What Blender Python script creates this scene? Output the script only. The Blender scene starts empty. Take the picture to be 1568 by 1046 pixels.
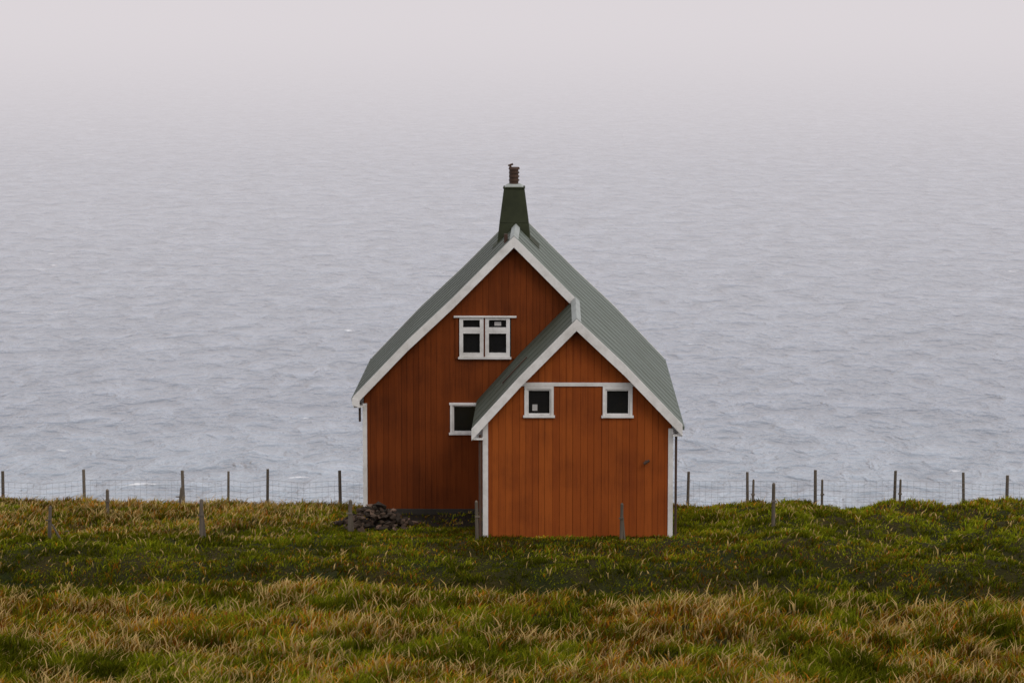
import bpy, math, random, bmesh
import numpy as np
from mathutils import Vector, noise as mnoise
random.seed(7); rng=np.random.default_rng(11)
scene=bpy.context.scene
scene.view_settings.view_transform='Standard'; scene.view_settings.look='None'; scene.view_settings.exposure=0
CAMZ=13.65
# ------------------------------------------------------------ helpers
def link(o,parent=None):
    scene.collection.objects.link(o)
    if parent: o.parent=parent
    return o
class MB:
    def __init__(s): s.v=[]; s.f=[]; s.t=[]
    def prim(s,vs,fs,tone=None):
        b=len(s.v); s.v+= [tuple(p) for p in vs]; s.f+=[tuple(b+i for i in f) for f in fs]
        s.t+= [random.random() if tone is None else tone]*len(vs)
    def box(s,x0,x1,y0,y1,z0,z1,tone=None):
        s.prim([(x0,y0,z0),(x1,y0,z0),(x1,y1,z0),(x0,y1,z0),(x0,y0,z1),(x1,y0,z1),(x1,y1,z1),(x0,y1,z1)],
        [(0,3,2,1),(4,5,6,7),(0,1,5,4),(1,2,6,5),(2,3,7,6),(3,0,4,7)],tone)
    def prism(s,pts,y0,y1,tone=None,axis='x'):
        n=len(pts)
        if axis=='x': vs=[(u,y0,z) for u,z in pts]+[(u,y1,z) for u,z in pts]
        else: vs=[(y0,u,z) for u,z in pts]+[(y1,u,z) for u,z in pts]
        fs=[tuple(range(n)),tuple(range(2*n-1,n-1,-1))]+[(i,(i+1)%n,(i+1)%n+n,i+n)[::-1] for i in range(n)]
        s.prim(vs,fs,tone)
    def cyl(s,p0,p1,r0,r1,n=12,tone=None):
        p0=Vector(p0);p1=Vector(p1);d=(p1-p0).normalized()
        a=d.orthogonal().normalized();b=d.cross(a)
        vs=[];
        for p,r in((p0,r0),(p1,r1)):
            for i in range(n):
                t=2*math.pi*i/n; vs.append(p+a*r*math.cos(t)+b*r*math.sin(t))
        fs=[tuple(range(n))[::-1],tuple(range(n,2*n))]+[(i,(i+1)%n,(i+1)%n+n,i+n) for i in range(n)]
        s.prim(vs,fs,tone)
    def obj(s,name,mat,parent=None,bevel=0,smooth=False):
        me=bpy.data.meshes.new(name); me.from_pydata(s.v,[],s.f)
        at=me.attributes.new('tone','FLOAT','POINT'); at.data.foreach_set('value',s.t)
        me.materials.append(mat)
        bm=bmesh.new(); bm.from_mesh(me); bmesh.ops.recalc_face_normals(bm,faces=bm.faces); bm.to_mesh(me); bm.free()
        if smooth: me.polygons.foreach_set('use_smooth',[True]*len(me.polygons))
        o=bpy.data.objects.new(name,me); link(o,parent)
        if bevel:
            m=o.modifiers.new('b','BEVEL'); m.width=bevel; m.segments=1; m.limit_method='ANGLE'
        return o
def newmat(name):
    m=bpy.data.materials.new(name); m.use_nodes=True; nt=m.node_tree
    return m,nt,nt.nodes['Principled BSDF'],nt.nodes['Material Output']
def N(nt,t,**k):
    n=nt.nodes.new(t)
    for a,b in k.items(): setattr(n,a,b)
    return n
def paint(name,c_lo,c_hi,c_dirt,rough=.6,dirt=.4,nscale=3,stretch=(6,6,.6),bump=.15,tonew=.6,spec=.2):
    m,nt,p,o=newmat(name); L=nt.links.new
    tc=N(nt,'ShaderNodeTexCoord'); mp=N(nt,'ShaderNodeMapping'); mp.inputs['Scale'].default_value=stretch
    L(tc.outputs['Object'],mp.inputs['Vector'])
    n1=N(nt,'ShaderNodeTexNoise'); n1.inputs['Scale'].default_value=nscale; n1.inputs['Detail'].default_value=5; n1.inputs['Roughness'].default_value=.65
    L(mp.outputs[0],n1.inputs['Vector'])
    n2=N(nt,'ShaderNodeTexNoise'); n2.inputs['Scale'].default_value=1.1; n2.inputs['Detail'].default_value=4
    L(tc.outputs['Object'],n2.inputs['Vector'])
    at=N(nt,'ShaderNodeAttribute',attribute_name='tone')
    ma=N(nt,'ShaderNodeMath',operation='MULTIPLY'); ma.inputs[1].default_value=tonew; L(at.outputs['Fac'],ma.inputs[0])
    mb=N(nt,'ShaderNodeMath',operation='MULTIPLY_ADD'); mb.inputs[1].default_value=1-tonew; L(n1.outputs['Fac'],mb.inputs[0]); L(ma.outputs[0],mb.inputs[2])
    mx=N(nt,'ShaderNodeMix',data_type='RGBA'); mx.inputs[6].default_value=(*c_lo,1); mx.inputs[7].default_value=(*c_hi,1); L(mb.outputs[0],mx.inputs[0])
    r=N(nt,'ShaderNodeMapRange'); r.inputs[1].default_value=.46; r.inputs[2].default_value=.70; r.inputs[4].default_value=dirt
    am=N(nt,'ShaderNodeMath',operation='MULTIPLY_ADD'); am.inputs[1].default_value=.5; L(n1.outputs['Fac'],am.inputs[0])
    hm=N(nt,'ShaderNodeMath',operation='MULTIPLY'); hm.inputs[1].default_value=.55; L(n2.outputs['Fac'],hm.inputs[0]); L(hm.outputs[0],am.inputs[2])
    L(am.outputs[0],r.inputs[0])
    mx2=N(nt,'ShaderNodeMix',data_type='RGBA'); mx2.inputs[7].default_value=(*c_dirt,1); L(r.outputs[0],mx2.inputs[0]); L(mx.outputs[2],mx2.inputs[6])
    L(mx2.outputs[2],p.inputs['Base Color']); p.inputs['Roughness'].default_value=rough
    p.inputs['Specular IOR Level'].default_value=spec
    b=N(nt,'ShaderNodeBump'); b.inputs['Strength'].default_value=bump; b.inputs['Distance'].default_value=.02
    L(n1.outputs['Fac'],b.inputs['Height']); L(b.outputs[0],p.inputs['Normal'])
    return m
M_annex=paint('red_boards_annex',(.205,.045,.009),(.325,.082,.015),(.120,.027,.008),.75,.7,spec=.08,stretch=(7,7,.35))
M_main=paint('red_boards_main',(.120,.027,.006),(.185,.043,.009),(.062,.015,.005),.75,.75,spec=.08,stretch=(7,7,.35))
M_gap=paint('board_shadow',(.04,.009,.003),(.055,.012,.004),(.03,.007,.003),.9,spec=.05)
M_white=paint('white_trim',(.62,.605,.585),(.72,.705,.685),(.33,.31,.28),.6,.6,2.5,(2,2,2),.08)
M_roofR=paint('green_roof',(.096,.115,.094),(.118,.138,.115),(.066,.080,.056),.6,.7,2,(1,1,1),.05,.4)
M_roofL=paint('green_roof_shaded',(.048,.057,.043),(.068,.080,.060),(.034,.038,.022),.65,.7,2,(1,1,1),.05,.4)  # same green sheet, with the left slopes' shade put into the colour
M_chim=paint('mossy_green_metal',(.028,.033,.016),(.050,.055,.029),(.016,.019,.010),.8,.7,3,(2,2,2),.1)
M_pipe=paint('rusty_flue',(.05,.03,.02),(.09,.05,.035),(.02,.015,.012),.6,.6,4,(2,2,2),.1)
M_lead=paint('grey_flashing',(.26,.28,.27),(.36,.38,.36),(.15,.16,.14),.6,.6,4,(2,2,2),.1)
M_conc=paint('foundation_and_dark_strip',(.03,.026,.022),(.05,.042,.035),(.02,.018,.012),.9,.5)
M_wood=paint('grey_wood',(.08,.065,.048),(.19,.155,.12),(.04,.034,.025),.85,.6,3,(6,6,1),.3)
M_wire=paint('wire',(.16,.16,.165),(.24,.24,.24),(.12,.11,.1),.6)
M_stone=paint('stone',(.012,.009,.006),(.19,.120,.085),(.018,.016,.009),.9,.5,4,(1,1,1),.6,.85)
M_glass,nt,p,o=newmat('window_glass'); p.inputs['Base Color'].default_value=(.010,.010,.011,1); p.inputs['Roughness'].default_value=.06
M_pale_panel=paint('curtain_and_reflection',(.35,.34,.33),(.45,.43,.42),(.2,.2,.2),.9)

# ------------------------------------------------------------ terrain
def vnoise(x,y,seed=0):
    x=np.asarray(x,float);y=np.asarray(y,float)
    xi=np.floor(x).astype(np.int64);yi=np.floor(y).astype(np.int64);fx=x-xi;fy=y-yi
    fx=fx*fx*(3-2*fx);fy=fy*fy*(3-2*fy)
    def h(a,b):
        n=(a*374761393+b*668265263+seed*974634777)&0xffffffff
        n=((n^(n>>13))*1274126177)&0xffffffff
        return ((n^(n>>16))&0xffff)/65535.
    return (h(xi,yi)*(1-fx)+h(xi+1,yi)*fx)*(1-fy)+(h(xi,yi+1)*(1-fx)+h(xi+1,yi+1)*fx)*fy
def fbm(x,y,seed=0,o=4):
    s=0;a=.5;t=0
    for i in range(o):
        s=s+a*vnoise(x*2**i+i*13.7,y*2**i+i*7.3,seed+i);t+=a;a*=.5
    return s/t
TH=math.radians(.87); OX,OY=.05,71.4
def to_local(x,d):
    dx=x-OX;dy=d-OY; return dx*math.cos(TH)-dy*math.sin(TH), dx*math.sin(TH)+dy*math.cos(TH)
PD=np.array([-150,-60,0,20,40,50,54,60,64.5,66.5,68,71.4,73.5,75,77,80,88,100,145,170,400.])
PZ=np.array([26,16,9.3,5.6,1.7,.3,.05,.05,.12,.28,.14,-.03,-.30,-.58,-1.1,-1.8,-4.8,-15,-78,-84,-86.])
gd=np.arange(-150,400,.25); gz=np.interp(gd,PD,PZ); k=np.hanning(9);k/=k.sum(); gz=np.convolve(np.pad(gz,4,'edge'),k,'valid')
def ditch(x,d):
    right=1/(1+np.exp(-(x-3)/2.5))
    dc=62.9+.9*(fbm(x*.12,x*0+3,5)-.5)*2-right*(.9+.07*np.maximum(0,x-3))
    return right,np.exp(-((d-dc)/(.75+.6*right))**2),dc
def terr(x,d):
    x=np.asarray(x,float);d=np.asarray(d,float)
    z=np.interp(d,gd,gz)
    right,e,dc=ditch(x,d)
    z=z-(.42+.5*right)*e
    near=np.clip((d-48)/6,0,1)*np.clip((95-d)/10,0,1)
    flat=1-.85*np.exp(-np.maximum(0,np.maximum(np.abs(x)-4.5,np.abs(d-71)-4.6))**2/2)
    z=z+near*flat*((fbm(x*.22,d*.22,1)-.5)*.45+(fbm(x*.9,d*.7,2)-.5)*(.36+.6*right))
    z=z+(1-near)*(fbm(x*.05,d*.05,9)-.5)*2.5*np.clip(np.abs(d-60)/60,0,1)
    return z
def axis(lo,hi,flo,fhi,fs,grow=1.15):
    a=list(np.arange(flo,fhi,fs)); s=fs;v=a[-1]
    while v<hi: s*=grow; v+=s; a.append(v)
    s=fs;v=a[0]
    while v>lo: s*=grow; v-=s; a.insert(0,v)
    return np.array(a)
gx=axis(-500,500,-24,24,.22); gy=axis(-140,380,49,84,.22)
X,Y=np.meshgrid(gx,gy); Z=terr(X,Y)
def grid(name,X,Y,Z,mat):
    ny,nx=X.shape; idx=np.arange(nx*ny).reshape(ny,nx)
    f=np.stack([idx[:-1,:-1],idx[:-1,1:],idx[1:,1:],idx[1:,:-1]],-1).reshape(-1,4)
    me=bpy.data.meshes.new(name); me.vertices.add(nx*ny); me.vertices.foreach_set('co',np.stack([X,Y,Z],-1).astype(np.float32).ravel())
    me.loops.add(f.size); me.loops.foreach_set('vertex_index',f.astype(np.int32).ravel())
    me.polygons.add(len(f)); me.polygons.foreach_set('loop_start',np.arange(0,f.size,4,dtype=np.int32)); 
    me.update(calc_edges=True); me.polygons.foreach_set('use_smooth',np.ones(len(f),bool)); me.materials.append(mat)
    return link(bpy.data.objects.new(name,me))
M_ground,nt,p,o=newmat('turf'); L=nt.links.new
tc=N(nt,'ShaderNodeTexCoord'); n1=N(nt,'ShaderNodeTexNoise'); n1.inputs['Scale'].default_value=.5; n1.inputs['Detail'].default_value=6
n2=N(nt,'ShaderNodeTexNoise'); n2.inputs['Scale'].default_value=9; n2.inputs['Detail'].default_value=5
L(tc.outputs['Object'],n1.inputs['Vector']); L(tc.outputs['Object'],n2.inputs['Vector'])
cr=N(nt,'ShaderNodeValToRGB'); cr.color_ramp.elements[0].position=.35; cr.color_ramp.elements[0].color=(.022,.030,.006,1); cr.color_ramp.elements[1].position=.65; cr.color_ramp.elements[1].color=(.055,.040,.012,1)
L(n1.outputs['Fac'],cr.inputs[0]); mx=N(nt,'ShaderNodeMix',data_type='RGBA',blend_type='MULTIPLY'); mx.inputs[0].default_value=.8
L(cr.outputs[0],mx.inputs[6]); cr2=N(nt,'ShaderNodeValToRGB'); cr2.color_ramp.elements[0].position=.3; cr2.color_ramp.elements[0].color=(.3,.3,.3,1); L(n2.outputs['Fac'],cr2.inputs[0]); L(cr2.outputs[0],mx.inputs[7])
soil=N(nt,'ShaderNodeAttribute',attribute_name='soil'); mxs=N(nt,'ShaderNodeMix',data_type='RGBA'); mxs.inputs[7].default_value=(.018,.014,.010,1)
L(soil.outputs['Fac'],mxs.inputs[0]); L(mx.outputs[2],mxs.inputs[6])
L(mxs.outputs[2],p.inputs['Base Color']); p.inputs['Roughness'].default_value=1; p.inputs['Specular IOR Level'].default_value=.1
b=N(nt,'ShaderNodeBump'); b.inputs['Distance'].default_value=.1; L(n2.outputs['Fac'],b.inputs['Height']); L(b.outputs[0],p.inputs['Normal'])
g=grid('ground',X,Y,Z,M_ground)
def soilmask(x,d):
    lx,ly=to_local(x,d)
    q=np.maximum(np.abs(lx+2.1)-1.5,np.abs(ly+.9)-1.5)+ (fbm(x*1.5,d*1.5,77)-.5)*.9
    return np.clip(.5-q*1.6,0,1)
at=g.data.attributes.new('soil','FLOAT','POINT'); at.data.foreach_set('value',soilmask(X,Y).astype(np.float32).ravel())

# ------------------------------------------------------------ grass (one mesh)
def make_grass():
    nt1=72000
    d=50+rng.random(nt1)*28; x=(rng.random(nt1)*2-1)*(.19*d+1.5)
    n2_=20000; d2=48+rng.random(n2_)*34; x2=(rng.random(n2_)*2-1)*26
    x=np.concatenate([x,x2]);d=np.concatenate([d,d2])
    lx,ly=to_local(x,d)
    ins=((abs(lx)<3.95)&(ly>.12)&(ly<7.4))|((lx>-.8)&(lx<3.95)&(ly>-4.25)&(ly<.2))
    rub=(x>-4.3)&(x<-2.6)&(d>68.6)&(d<70.3)&(rng.random(len(x))<.75)
    yard=rng.random(len(x))<soilmask(x,d)*.88
    keep=~(ins|rub|yard); x=x[keep];d=d[keep]
    nb=7
    tz=fbm(x*.30,d*.5,21); tq=fbm(x*1.0,d*1.5,33); tuss=fbm(x*2.6,d*3.4,91,3)
    right=1/(1+np.exp(-(x-2)/3))
    dedge=61.2+1.2*(fbm(x*.15,x*0+9,15)-.5)*2
    fore=1/(1+np.exp((d-dedge)/.6))
    back=1/(1+np.exp(-(d-68)/.8)); 
    left=1-right
    dry=fore*(.47+2.2*(tz-.5)+2.2*(tq-.5))+(1-fore)*(back*left*(.46+1.6*(tq-.5))+back*right*(.10+1.0*(tz-.5))+(1-back)*(.09+.9*(tz-.5)+.5*(tq-.5))+.3*(tz-.5))
    dry=np.clip(dry,0.02,.95)
    hgt=(.095+.115*fore+.06*back*left*(tq>.45))*(.55+1.05*np.clip((tuss-.28)/.45,0,1))
    lx,ly=to_local(x,d)
    nearh=(lx>-4.6)&(lx<4.6)&(ly>-5.4)&(ly<1)
    hgt=np.where(nearh,np.minimum(hgt,.10),hgt)
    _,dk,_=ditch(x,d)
    R=lambda a:np.repeat(a,nb)
    M=len(x)*nb
    bx=R(x)+rng.normal(0,.06,M); bd=R(d)+rng.normal(0,.06,M); h=R(hgt)*(.5+.85*rng.random(M))
    isdry=rng.random(M)<R(dry)
    seed=(rng.random(M)<R(.010+.10*fore*(tq>.50)+.035*back*left))&~R(nearh)
    h=np.where(seed,h*1.25+.06,h)
    bz=terr(bx,bd)-.03
    ang=rng.random(M)*2*np.pi; lean=h*(.2+.75*rng.random(M)); wind=.3
    dxl=np.cos(ang)*lean+h*wind*.6; dyl=np.sin(ang)*lean
    w=(.007+.010*rng.random(M)); w=np.where(seed,w*1.25,w)
    fa=rng.random(M)*np.pi; wx=np.cos(fa)*w; wy=np.sin(fa)*w*.6
    P=np.empty((M,5,3),np.float32)
    P[:,0]=np.stack([bx-wx,bd-wy,bz],-1);P[:,1]=np.stack([bx+wx,bd+wy,bz],-1)
    mxx=bx+dxl*.35;myy=bd+dyl*.35;mz=bz+h*.62
    k=np.where(seed,.8,.85)
    P[:,2]=np.stack([mxx+wx*k,myy+wy*k,mz],-1);P[:,3]=np.stack([mxx-wx*k,myy-wy*k,mz],-1)
    P[:,4]=np.stack([bx+dxl,bd+dyl,bz+h*(1-.2*rng.random(M))],-1)
    green=np.array([.083,.112,.004]);olive=np.array([.165,.155,.009]);orange=np.array([.35,.150,.013]);straw=np.array([.52,.36,.14]);rust=np.array([.24,.070,.010])
    r1=rng.random((M,1)); r2=rng.random((M,1))
    cg=green*(1-r1)+olive*r1; 
    mid=(1-fore)*(1-back)
    cg=cg*(1+.40*R(right*(1-fore)*(.3+.7*back))[:,None]-.10*R(mid)[:,None])
    st=np.clip(R(.06+.42*left*back)[:,None],0,1)
    cd=np.where(r2<st,straw*.7,np.where(r2<st+.44,orange*.85,np.where(r2<.84,olive*1.3,rust)))
    c=np.where(isdry[:,None],cd,cg)
    pn=fbm(x*1.0,d*2.0,55,4); pf=np.clip((pn-.32)/.36,0,1)
    patch=R((.42+.92*pf)*(1-.60*dk*(.7+.3*right)))[:,None]*(R(.6+.8*rng.random(len(x)))[:,None])  # dk term paints the hollow's shade into blade colour along the ditch
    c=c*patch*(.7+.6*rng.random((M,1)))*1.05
    C=np.ones((M,5,4),np.float32)
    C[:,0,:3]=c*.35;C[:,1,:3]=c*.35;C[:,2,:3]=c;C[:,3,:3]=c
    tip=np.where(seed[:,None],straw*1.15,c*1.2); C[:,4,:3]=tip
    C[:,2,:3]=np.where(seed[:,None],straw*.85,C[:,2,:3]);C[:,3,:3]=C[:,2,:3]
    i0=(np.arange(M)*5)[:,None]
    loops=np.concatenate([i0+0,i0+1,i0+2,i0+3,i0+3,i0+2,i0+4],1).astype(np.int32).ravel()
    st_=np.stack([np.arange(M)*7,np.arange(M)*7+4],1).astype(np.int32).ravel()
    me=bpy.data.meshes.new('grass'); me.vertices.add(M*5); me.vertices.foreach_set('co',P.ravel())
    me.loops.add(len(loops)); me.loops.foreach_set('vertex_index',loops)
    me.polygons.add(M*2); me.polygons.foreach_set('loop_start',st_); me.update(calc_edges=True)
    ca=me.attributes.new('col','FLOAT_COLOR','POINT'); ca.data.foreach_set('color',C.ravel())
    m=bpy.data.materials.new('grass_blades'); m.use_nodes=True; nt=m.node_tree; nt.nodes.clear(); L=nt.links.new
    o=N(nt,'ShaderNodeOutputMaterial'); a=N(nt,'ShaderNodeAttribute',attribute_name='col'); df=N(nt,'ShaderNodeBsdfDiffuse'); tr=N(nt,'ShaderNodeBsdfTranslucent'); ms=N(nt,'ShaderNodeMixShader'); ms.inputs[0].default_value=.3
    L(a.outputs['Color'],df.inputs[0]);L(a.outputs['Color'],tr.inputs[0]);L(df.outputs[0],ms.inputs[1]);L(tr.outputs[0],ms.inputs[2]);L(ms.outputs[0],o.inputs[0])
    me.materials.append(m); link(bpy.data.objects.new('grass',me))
make_grass()

# ------------------------------------------------------------ house
house=bpy.data.objects.new('red_house',None); link(house); house.location=(OX,OY,0); house.rotation_euler=(0,0,-TH)
EX=4.08; WX=3.82; YB=7.5; AY=-4.4; AR=1.55
prof=[(0,7.06),(1.55,5.50),(2.7,4.42),(EX,2.98)]
PX=[p[0] for p in prof];PZ_=[p[1] for p in prof]
def P(x): return float(np.interp(abs(x),PX,PZ_))
AL=[(-.95,2.86),(.2,4.13),(AR,5.50)]
def PA(x):
    return float(np.interp(x,[a[0] for a in AL],[a[1] for a in AL])) if x<AR else P(x)
T=.10
def planks(mbf,mbg,axis,c,out,u0,u1,zb,top,ops,pw,extra=()):
    cuts=[u0];u=u0
    while u<u1-.02:
        u+=pw*random.uniform(.85,1.15); cuts.append(min(u,u1))
    if cuts[-1]<u1: cuts.append(u1)
    tones={i:random.random() for i in range(len(cuts))}
    for i in range(len(cuts)-1):
        sub=[cuts[i],cuts[i+1]]
        for o_ in ops:
            for e in o_[:2]:
                if cuts[i]+.004<e<cuts[i+1]-.004: sub.append(e)
        for e in extra:
            if cuts[i]+.004<e<cuts[i+1]-.004: sub.append(e)
        sub.sort(); off=random.uniform(-.004,.004); gg=random.uniform(.0015,.0045)
        for a,b in zip(sub[:-1],sub[1:]):
            m=(a+b)/2; segs=[(zb,None)]
            for o_ in ops:
                if o_[0]<m<o_[1]:
                    ns=[]
                    for s0,s1 in segs:
                        if (s1 is None or s1>o_[2]) and s0<o_[2]: ns.append((s0,o_[2])); ns.append((o_[3],s1))
                        else: ns.append((s0,s1))
                    segs=ns
            ga=gg if a==cuts[i] else 0; gb=gg if b==cuts[i+1] else 0
            for s0,s1 in segs:
                for mb,g,y0,y1 in((mbf,1,0,.022+off),(mbg,0,-.03,0)):
                    A=a+ga*g;B=b-gb*g
                    za=top(A) if s1 is None else s1; zc=top(B) if s1 is None else s1
                    if min(za,zc)<=s0: continue
                    mb.prism([(A,s0),(B,s0),(B,zc),(A,za)],c+out*y0,c+out*y1,tones[i],axis)
mainf=MB();annf=MB();gapb=MB()
WU=(-1.41,-.08,3.96,4.97); WL=(-1.57,-.87,2.03,2.74)
WA1=(.37,.95,3.17,3.80); WA2=(2.24,2.83,3.17,3.80)
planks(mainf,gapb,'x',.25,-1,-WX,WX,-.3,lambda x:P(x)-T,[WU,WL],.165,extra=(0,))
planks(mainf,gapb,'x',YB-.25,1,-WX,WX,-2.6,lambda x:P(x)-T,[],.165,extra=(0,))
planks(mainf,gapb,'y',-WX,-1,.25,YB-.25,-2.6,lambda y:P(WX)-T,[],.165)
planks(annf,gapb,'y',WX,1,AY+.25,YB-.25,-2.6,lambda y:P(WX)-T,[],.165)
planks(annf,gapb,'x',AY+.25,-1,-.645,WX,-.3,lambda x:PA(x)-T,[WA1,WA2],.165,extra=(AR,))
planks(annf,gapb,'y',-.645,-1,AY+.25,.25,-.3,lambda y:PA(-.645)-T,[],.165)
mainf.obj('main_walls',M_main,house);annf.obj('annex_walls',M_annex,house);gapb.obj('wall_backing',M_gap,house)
fd=MB(); fd.box(-WX+.03,-.70,.13,.215,-1,.06); fd.box(-WX+.05,WX-.05,.45,YB-.3,-2.5,.0); fd.obj('foundation_and_dark_strip',M_conc,house)  # dark strip along the main wall foot, plus the house foundation block
def slab(mb,p0,p1,y0,y1,t=.07,tone=None):
    (xa,za),(xb,zb)=p0,p1
    mb.prism([(xa,za),(xb,zb),(xb,zb-t),(xa,za-t)],y0,y1,tone)
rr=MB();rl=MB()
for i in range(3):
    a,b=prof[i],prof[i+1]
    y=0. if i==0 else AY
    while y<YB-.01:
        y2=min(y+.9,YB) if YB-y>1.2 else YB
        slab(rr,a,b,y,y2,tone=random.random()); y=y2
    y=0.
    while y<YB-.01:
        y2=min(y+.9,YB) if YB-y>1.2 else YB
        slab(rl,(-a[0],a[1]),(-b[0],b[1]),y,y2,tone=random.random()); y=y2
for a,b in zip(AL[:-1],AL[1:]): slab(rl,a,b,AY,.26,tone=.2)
def seam(mb,pts,y,w=.010,h=.014):
    for (xa,za),(xb,zb) in zip(pts[:-1],pts[1:]):
        mb.prism([(xa,za+h),(xb,zb+h),(xb,zb+.001),(xa,za+.001)],y-w,y+w,.05)
for kk in range(1,14):
    yy=AY+.9*kk
    if yy<YB-.2: seam(rr,prof if yy>.1 else prof[1:],yy)
for kk in range(1,8): seam(rl,[(-a,b) for a,b in prof],.9*kk)
for kk in range(1,5): seam(rl,AL,AY+.95*kk)
rr.box(EX+.002,EX+.045,AY-.03,YB,2.86,2.95,.1); rl.box(-EX-.045,-EX-.002,.0,YB,2.86,2.95,.1)
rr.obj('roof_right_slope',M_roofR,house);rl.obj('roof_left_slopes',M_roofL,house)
rc=MB()
for xc,zc,y0,y1 in((0,7.06,-.02,YB),(AR,5.50,AY-.02,.0)):
    rc.prism([(xc-.11,zc-.085),(xc-.11,zc-.07),(xc,zc+.04),(xc+.11,zc-.07),(xc+.11,zc-.085),(xc,zc+.02)],y0,y1,.5)
rc.obj('ridge_caps',M_lead,house,)
bb=MB()
def barge(pts,y0,y1,h0=.27,up=.012):
    for (xa,za),(xb,zb) in zip(pts[:-1],pts[1:]):
        bb.prism([(xa,za+up),(xb,zb+up),(xb,zb-h0),(xa,za-h0)],y0,y1)
barge([(a,b) for a,b in prof[:2]],-.045,-.002)
barge([(-a,b) for a,b in prof],-.045,-.002)
barge(AL,AY-.045,AY-.002); barge(prof[1:],AY-.045,AY-.002)
barge(prof,YB+.002,YB+.045); barge([(-a,b) for a,b in prof],YB+.002,YB+.045)
bb.box(-EX,-WX-.03,.0,YB,2.70,2.73); bb.box(WX+.03,EX,AY,YB,2.70,2.73); bb.box(-.95,-.68,AY,.2,2.60,2.63)
bb.prism([(-EX-.03,2.97),(-EX-.03,2.78),(-EX+.16,2.70),(-EX+.16,2.9)],-.06,-.046)
bb.box(-WX-.04,-WX+.07,.20,.226,-.3,2.78); bb.box(-WX-.04,-WX-.024,.228,.34,-.3,2.78)
c0=AY+.25
bb.box(-.69,-.56,c0-.05,c0-.026,-.3,3.05); bb.box(-.69,-.67,c0-.024,c0+.1,-.3,2.95)
bb.box(WX-.07,WX+.05,c0-.05,c0-.026,-.3,2.86); bb.box(WX+.026,WX+.05,c0-.024,c0+.1,-.3,2.86)
bb.box(.16,2.94,c0-.052,c0-.027,3.87,3.96)
bb.obj('white_trim_boards',M_white,house,bevel=.004)
fr=MB();gl=MB();rt=MB();cu=MB()
def window(op,y,frame=.06,sill=True,head=True):
    x0,x1,z0,z1=op; f=frame
    fr.box(x0-f,x0,y-.055,y+.05,z0,z1); fr.box(x1,x1+f,y-.055,y+.05,z0,z1)
    if head: fr.box(x0-f-.02,x1+f+.02,y-.065,y+.05,z1,z1+f)
    if sill: fr.box(x0-f-.03,x1+f+.03,y-.085,y+.05,z0-.055,z0)
    s=.04
    a,b,c,d=x0,x1,z0,z1
    fr.box(a,a+s,y-.02,y+.03,c,d);fr.box(b-s,b,y-.02,y+.03,c,d);fr.box(a+s,b-s,y-.018,y+.03,c,c+s);fr.box(a+s,b-s,y-.018,y+.03,d-s,d)
    gl.box(a,b,y+.034,y+.044,z0,z1)
y=.25
for a,b in((-1.39,-.775),(-.735,-.105)):
    s=.095; z0,z1=3.98,4.97
    fr.box(a,a+s,y-.05,y+.03,z0,z1);fr.box(b-s,b,y-.05,y+.03,z0,z1)
    fr.box(a+s,b-s,y-.048,y+.03,z0,z0+.10);fr.box(a+s,b-s,y-.048,y+.03,z1-.05,z1)
    fr.box(a+s,b-s,y-.048,y+.03,4.575,4.73)
    fr.box(a+s,b-s,y-.054,y-.049,4.64,4.655)
    gl.box(a,b,y+.034,y+.044,z0,z1)
rt.box(-.775,-.735,y-.02,y+.03,3.98,4.97,.3)
fr.box(-1.53,.06,.16,.222,4.985,5.03); fr.box(-1.42,-.07,.15,.24,3.925,3.978)
rt.box(-1.49,-1.415,.195,.226,3.93,4.984); rt.box(-.075,.03,.195,.226,3.93,4.984)
window(WL,.25); window(WA1,c0,head=False); window(WA2,c0,head=False)
for w in (WA1,WA2): fr.box(w[0]-.06,w[1]+.06,c0-.05,c0+.04,w[3],w[3]+.068)
cu.box(-.50,-.33,.278,.283,4.77,4.87); cu.box(.50,.62,c0+.029,c0+.033,3.27,3.42)  # first panel paints a pale reflection in the transom, second is a curtain
fr.obj('window_frames',M_white,house,bevel=.003);gl.obj('window_glass_panes',M_glass,house);rt.obj('window_side_boards',M_main,house);cu.obj('curtain_and_reflection_panels',M_pale_panel,house)
# chimney
ch=MB(); cy=3.75; cx=-.05
def frus(mb,w0,d0,z0,w1,d1,z1,yc):
    mb.prim([(cx-w0,yc-d0,z0),(cx+w0,yc-d0,z0),(cx+w0,yc+d0,z0),(cx-w0,yc+d0,z0),(cx-w1,yc-d1,z1),(cx+w1,yc-d1,z1),(cx+w1,yc+d1,z1),(cx-w1,yc+d1,z1)],
    [(0,3,2,1),(4,5,6,7),(0,1,5,4),(1,2,6,5),(2,3,7,6),(3,0,4,7)])
frus(ch,.47,.47,6.3,.385,.40,7.1,cy); frus(ch,.385,.40,7.1,.27,.28,8.0,cy)
frus(ch,.29,.30,8.0,.29,.30,8.05,cy)
ch.obj('chimney_stack',M_chim,house,bevel=.015)
cl=MB(); frus(cl,.25,.26,8.05,.17,.18,8.12,cy); cl.obj('chimney_crown',M_lead,house,bevel=.01)
cp=MB(); cp.cyl((cx,cy,8.1),(cx,cy,8.5),.115,.115,20)
for z in(8.2,8.3,8.4): cp.cyl((cx,cy,z),(cx,cy,z+.035),.14,.14,20)
cp.cyl((cx,cy,8.5),(cx,cy,8.56),.15,.14,20); cp.cyl((cx-.1,cy,8.1),(cx-.1,cy,8.6),.03,.03,8); cp.cyl((cx-.16,cy,8.6),(cx-.03,cy,8.64),.02,.03,8)
cp.obj('chimney_flue',M_pipe,house)
sk=MB(); 
for sx in(-1,1): sk.prism([(sx*.36,P(.36)+.03),(sx*.62,P(.62)+.02),(sx*.62,P(.62)+.001),(sx*.36,P(.36)+.001)],cy-.6,cy+.6,.1)
sk.obj('chimney_flashing',M_chim,house)
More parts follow.
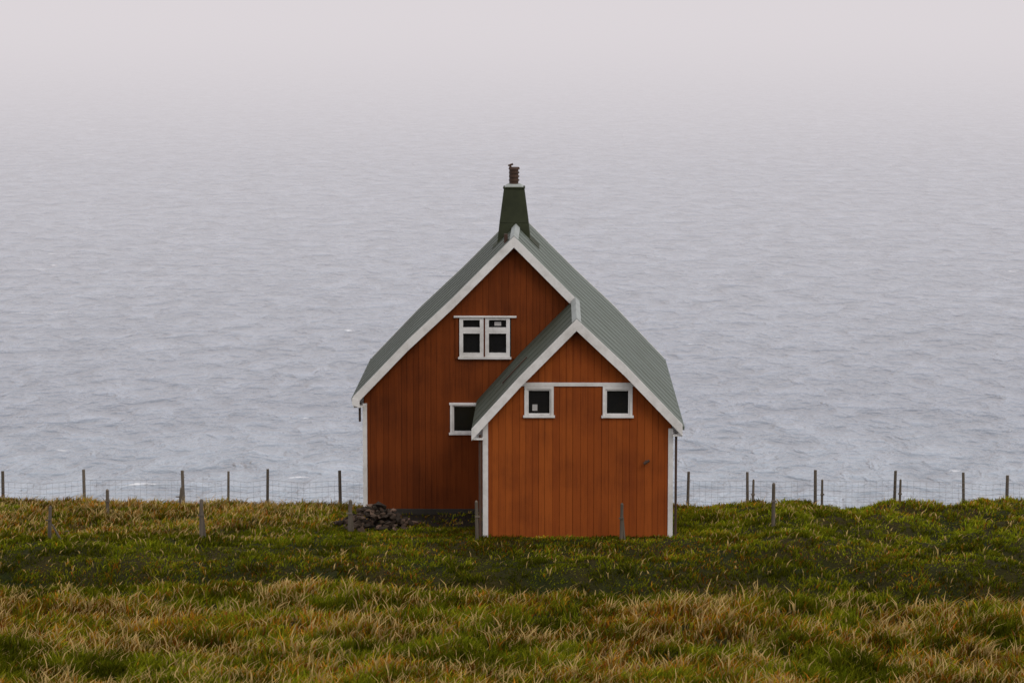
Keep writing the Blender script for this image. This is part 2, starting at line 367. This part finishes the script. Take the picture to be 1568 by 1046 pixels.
ex=MB(); ex.cyl((-.22,.9,6.8),(-.22,.9,7.05),.05,.05,10); ex.cyl((-.75,c0-.09,-.3),(-.75,c0-.09,2.7),.035,.035,10)
ex.cyl((-WX-.12,.3,2.3),(-WX-.12,.3,2.8),.03,.03,8)
ex.cyl((WX+.12,c0-.0,.2),(WX+.12,c0-.0,2.75),.03,.03,8)
def sl(x): return PA(x)+.05
for a,b in((-.25,.05),(.0,.35)): ex.cyl((a,AY+2.0,sl(a)),(b,AY+2.0,sl(b)),.02,.02,6)
ex.cyl((3.22,c0-.03,2.05),(3.22,c0-.14,2.08),.03,.03,8); ex.cyl((3.17,c0-.14,2.02),(3.30,c0-.14,2.10),.04,.03,8)
ex.obj('pipes_and_fittings',M_pipe,house)

# ------------------------------------------------------------ fences
def fence(xs,d,name,htop):
    e=bpy.data.objects.new(name,None); link(e)
    pm=MB();wm=MB();tops=[]
    for x in xs:
        dd=d+random.uniform(-.15,.15); z=float(terr(x,dd)); z=-1.78+.4*(z+1.78); h=htop+random.uniform(-.05,.07); r=random.uniform(.036,.055)
        lx=random.uniform(-.06,.06)
        pm.cyl((x,dd,z-.6),(x+lx,dd,z+h),r,r*.85,8); tops.append((x,dd,z,lx))
    for (xa,da,za,la),(xb,db,zb,lb) in zip(tops[:-1],tops[1:]):
        sag=random.uniform(0,.09)
        for hh in (.15,.30,.45,.60,.75,.90,1.05):
            xm,dm,zm=(xa+xb)/2,(da+db)/2-.05,(za+zb)/2+hh-sag
            wm.cyl((xa,da-.05,za+hh),(xm,dm,zm),.004,.004,4); wm.cyl((xm,dm,zm),(xb,db-.05,zb+hh),.004,.004,4)
        n=max(2,int((xb-xa)/.17))
        for i in range(1,n):
            t=i/n; s=sag*(1-abs(2*t-1)); wm.cyl((xa+(xb-xa)*t,da+(db-da)*t-.05,za+(zb-za)*t),(xa+(xb-xa)*t,da+(db-da)*t-.05,za+(zb-za)*t+1.05-s),.003,.003,4)
    pm.obj('posts',M_wood,e);wm.obj('wire_mesh',M_wire,e)
fence([-24,-21.6,-19.3,-16.9,-14.57,-12.2,-9.36,-8.11,-6.99,-4.89,-2.9],80,'wire_fence',1.34)
fence([3.4,5.0,6.75,8.69,10.9,12.94,14.1,16.3,18.6,21,23.4],80,'wire_fence',1.29)
def post(x,d,h,r=.05,lean=.03,twin=False):
    m=MB(); z=float(terr(x,d)); m.cyl((x,d,z-.3),(x+lean,d,z+h),r,r*.8,8)
    m.cyl((x+lean,d,z+h),(x+lean*1.05,d,z+h+.03),r*.8,r*.4,8)
    if twin: m.cyl((x+.1,d+.05,z-.2),(x+.02,d+.05,z+h*.8),r*.7,r*.6,8)
    m.box(x-r-.01,x+r+.02,d-r-.012,d-r+.01,z+h*.6,z+h*.64)
    m.obj('fence_post',M_wood)
for a in((-10.4,72,.75,.05,.0),(-11.1,67,.80,.05,.05),(-7.45,67,.94,.055,.02,True),(-3.97,68.3,.78,.055,.03,True),(-.83,66.75,.92,.045,-.02),(2.6,66.7,.87,.045,.02,True),(6.35,68,1.08,.05,.0),(-8.95,75,.6,.04,.1),(-10.62,66.8,.35,.03,-.35),(6.83,79.5,1.05,.04,.02),(8.8,79.5,1.05,.04,.0),(11.0,79.5,1.0,.04,.02)): post(*a)
# ------------------------------------------------------------ rubble pile
vsum=[];fsum=[];tsum=[]
for i in range(230):
    ux=random.gauss(0,.5); uy=random.gauss(0,.42)
    if abs(ux)>1.1 or abs(uy)>1.0: continue
    x=-3.4+ux*1.0; d=69.2+uy; hh=.62*max(0,1-(abs(ux)/1.1)**1.2)*max(0,1-abs(uy)/1.0)
    z=float(terr(x,d))+hh*random.random()**.5+.0; r=random.uniform(.04,.11)*(1.7 if random.random()<.14 else 1)
    b2=bmesh.new(); s=(random.uniform(.8,1.6),random.uniform(.7,1.2),random.uniform(.5,.9)); a=random.uniform(-.8,.8)
    for q in range(11):
        v=Vector((random.gauss(0,1),random.gauss(0,1),random.gauss(0,1))).normalized()*r*random.uniform(.8,1.1)
        v=Vector((v.x*s[0],v.y*s[1],v.z*s[2])); v=Vector((v.x*math.cos(a)-v.z*math.sin(a),v.y,v.x*math.sin(a)+v.z*math.cos(a)))
        b2.verts.new(v+Vector((x,d,z)))
    bmesh.ops.convex_hull(b2,input=b2.verts)
    b2.verts.ensure_lookup_table(); b2.verts.index_update(); base=len(vsum); t=random.random()**2.4
    for v in b2.verts: vsum.append(tuple(v.co)); tsum.append(t)
    for f in b2.faces: fsum.append(tuple(base+v.index for v in f.verts))
    b2.free()
me=bpy.data.meshes.new('rubble_pile'); me.from_pydata(vsum,[],fsum); at=me.attributes.new('tone','FLOAT','POINT'); at.data.foreach_set('value',tsum); me.materials.append(M_stone); link(bpy.data.objects.new('rubble_pile',me))

# ------------------------------------------------------------ sea
M_sea,nt,p,o=newmat('sea_water'); L=nt.links.new
p.inputs['Roughness'].default_value=.2; p.inputs['IOR'].default_value=1.33
tc=N(nt,'ShaderNodeTexCoord')
def wn(scale,st,det,rot=0,rough=.55,dist=0.):
    mp=N(nt,'ShaderNodeMapping'); mp.inputs['Scale'].default_value=st; mp.inputs['Rotation'].default_value=(0,0,rot); L(tc.outputs['Object'],mp.inputs['Vector'])
    n=N(nt,'ShaderNodeTexNoise'); n.inputs['Scale'].default_value=scale; n.inputs['Detail'].default_value=det; n.inputs['Roughness'].default_value=rough; n.inputs['Distortion'].default_value=dist; L(mp.outputs[0],n.inputs['Vector']); return n
c=wn(.11,(1.15,.68,1),3.5,-.22,.58,.55); c2=wn(.33,(1.25,.65,1),2.5,.3,.6,.3)
b1=N(nt,'ShaderNodeBump'); b1.inputs['Distance'].default_value=5.0; b1.inputs['Strength'].default_value=1; L(c.outputs['Fac'],b1.inputs['Height'])
b2=N(nt,'ShaderNodeBump'); b2.inputs['Distance'].default_value=1.7; b2.inputs['Strength'].default_value=1; L(c2.outputs['Fac'],b2.inputs['Height']); L(b1.outputs[0],b2.inputs['Normal'])
L(b2.outputs[0],p.inputs['Normal'])
ad=N(nt,'ShaderNodeMath',operation='MULTIPLY_ADD'); ad.inputs[1].default_value=.30; L(c2.outputs['Fac'],ad.inputs[0])
cm=N(nt,'ShaderNodeMath',operation='MULTIPLY'); cm.inputs[1].default_value=.70; L(c.outputs['Fac'],cm.inputs[0]); L(cm.outputs[0],ad.inputs[2])
cr=N(nt,'ShaderNodeValToRGB'); cr.color_ramp.elements[0].position=.36; cr.color_ramp.elements[1].position=.63
cr.color_ramp.elements[0].color=(.050,.078,.120,1); cr.color_ramp.elements[1].color=(.225,.268,.335,1); L(ad.outputs[0],cr.inputs[0])  # pale crests, dark troughs: wave light and shade put into base colour
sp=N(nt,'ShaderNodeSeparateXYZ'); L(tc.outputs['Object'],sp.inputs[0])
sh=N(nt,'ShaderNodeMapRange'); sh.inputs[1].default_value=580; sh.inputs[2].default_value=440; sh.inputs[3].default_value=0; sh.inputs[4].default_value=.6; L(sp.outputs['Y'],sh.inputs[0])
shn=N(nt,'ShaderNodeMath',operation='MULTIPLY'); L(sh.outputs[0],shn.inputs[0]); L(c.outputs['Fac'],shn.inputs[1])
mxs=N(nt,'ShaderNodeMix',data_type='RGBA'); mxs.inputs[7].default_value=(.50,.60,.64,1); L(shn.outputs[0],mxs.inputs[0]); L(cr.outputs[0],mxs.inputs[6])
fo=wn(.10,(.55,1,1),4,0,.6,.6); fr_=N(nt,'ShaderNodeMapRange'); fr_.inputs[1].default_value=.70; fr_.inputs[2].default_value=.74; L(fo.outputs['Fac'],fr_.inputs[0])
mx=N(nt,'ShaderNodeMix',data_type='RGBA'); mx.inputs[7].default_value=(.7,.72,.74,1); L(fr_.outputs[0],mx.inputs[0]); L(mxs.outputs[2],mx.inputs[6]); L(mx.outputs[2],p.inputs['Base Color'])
sx=np.array([-30000,-6000,-1500,-400,0,400,1500,6000,30000.]); sy=np.array([-2000,0,200,500,1000,2500,6000,15000,40000.])
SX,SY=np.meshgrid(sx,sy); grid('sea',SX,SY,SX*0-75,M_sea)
# fog banks over the sea, denser far out; emission replaces scattered skylight
for y0,y1,dens,h in((230,1300,.00060,40),(1301,30000,.0011,60)):
    fb=MB(); fb.box(-20000,20000,y0,y1,-74.8,h)
    mf=bpy.data.materials.new('fog'); mf.use_nodes=True; nt=mf.node_tree; nt.nodes.clear(); oo=N(nt,'ShaderNodeOutputMaterial'); va=N(nt,'ShaderNodeVolumeAbsorption'); va.inputs['Color'].default_value=(0,0,0,1); va.inputs['Density'].default_value=dens
    em=N(nt,'ShaderNodeEmission'); em.inputs[0].default_value=(1,.94,.975,1); em.inputs[1].default_value=dens*.715
    asd=N(nt,'ShaderNodeAddShader'); nt.links.new(va.outputs[0],asd.inputs[0]); nt.links.new(em.outputs[0],asd.inputs[1])
    nt.links.new(asd.outputs[0],oo.inputs['Volume']); fb.obj('sea_fog',mf)

# ------------------------------------------------------------ light
EL=math.radians(42); AZ=math.radians(140)
sun=bpy.data.lights.new('sun','SUN'); sun.energy=.9; sun.angle=math.radians(24); sun.color=(1,.95,.88)
so=bpy.data.objects.new('sun',sun); link(so)
sd=Vector((math.sin(AZ)*math.cos(EL),math.cos(AZ)*math.cos(EL),math.sin(EL)))
so.rotation_euler=sd.to_track_quat('Z','Y').to_euler()
w=bpy.data.worlds.new('World'); scene.world=w; w.use_nodes=True; nt=w.node_tree; bg=nt.nodes['Background']
sky=N(nt,'ShaderNodeTexSky'); sky.sky_type='NISHITA'; sky.sun_disc=False; sky.sun_elevation=EL; sky.sun_rotation=AZ; sky.dust_density=4; sky.air_density=1
mx=N(nt,'ShaderNodeMix',data_type='RGBA'); mx.inputs[0].default_value=.85; mx.inputs[7].default_value=(11.2,10.9,11.2,1)
nt.links.new(sky.outputs[0],mx.inputs[6]); nt.links.new(mx.outputs[2],bg.inputs[0]); bg.inputs[1].default_value=.1
# ------------------------------------------------------------ camera
cam=bpy.data.cameras.new('camera'); cam.sensor_width=36; cam.lens=100; cam.clip_end=60000; cam.clip_start=.5
cam.dof.use_dof=True; cam.dof.focus_distance=72; cam.dof.aperture_fstop=3.5
co=bpy.data.objects.new('camera',cam); link(co); co.location=(0,0,CAMZ); co.rotation_euler=(math.pi/2-math.atan(564/4355),0,0); scene.camera=co
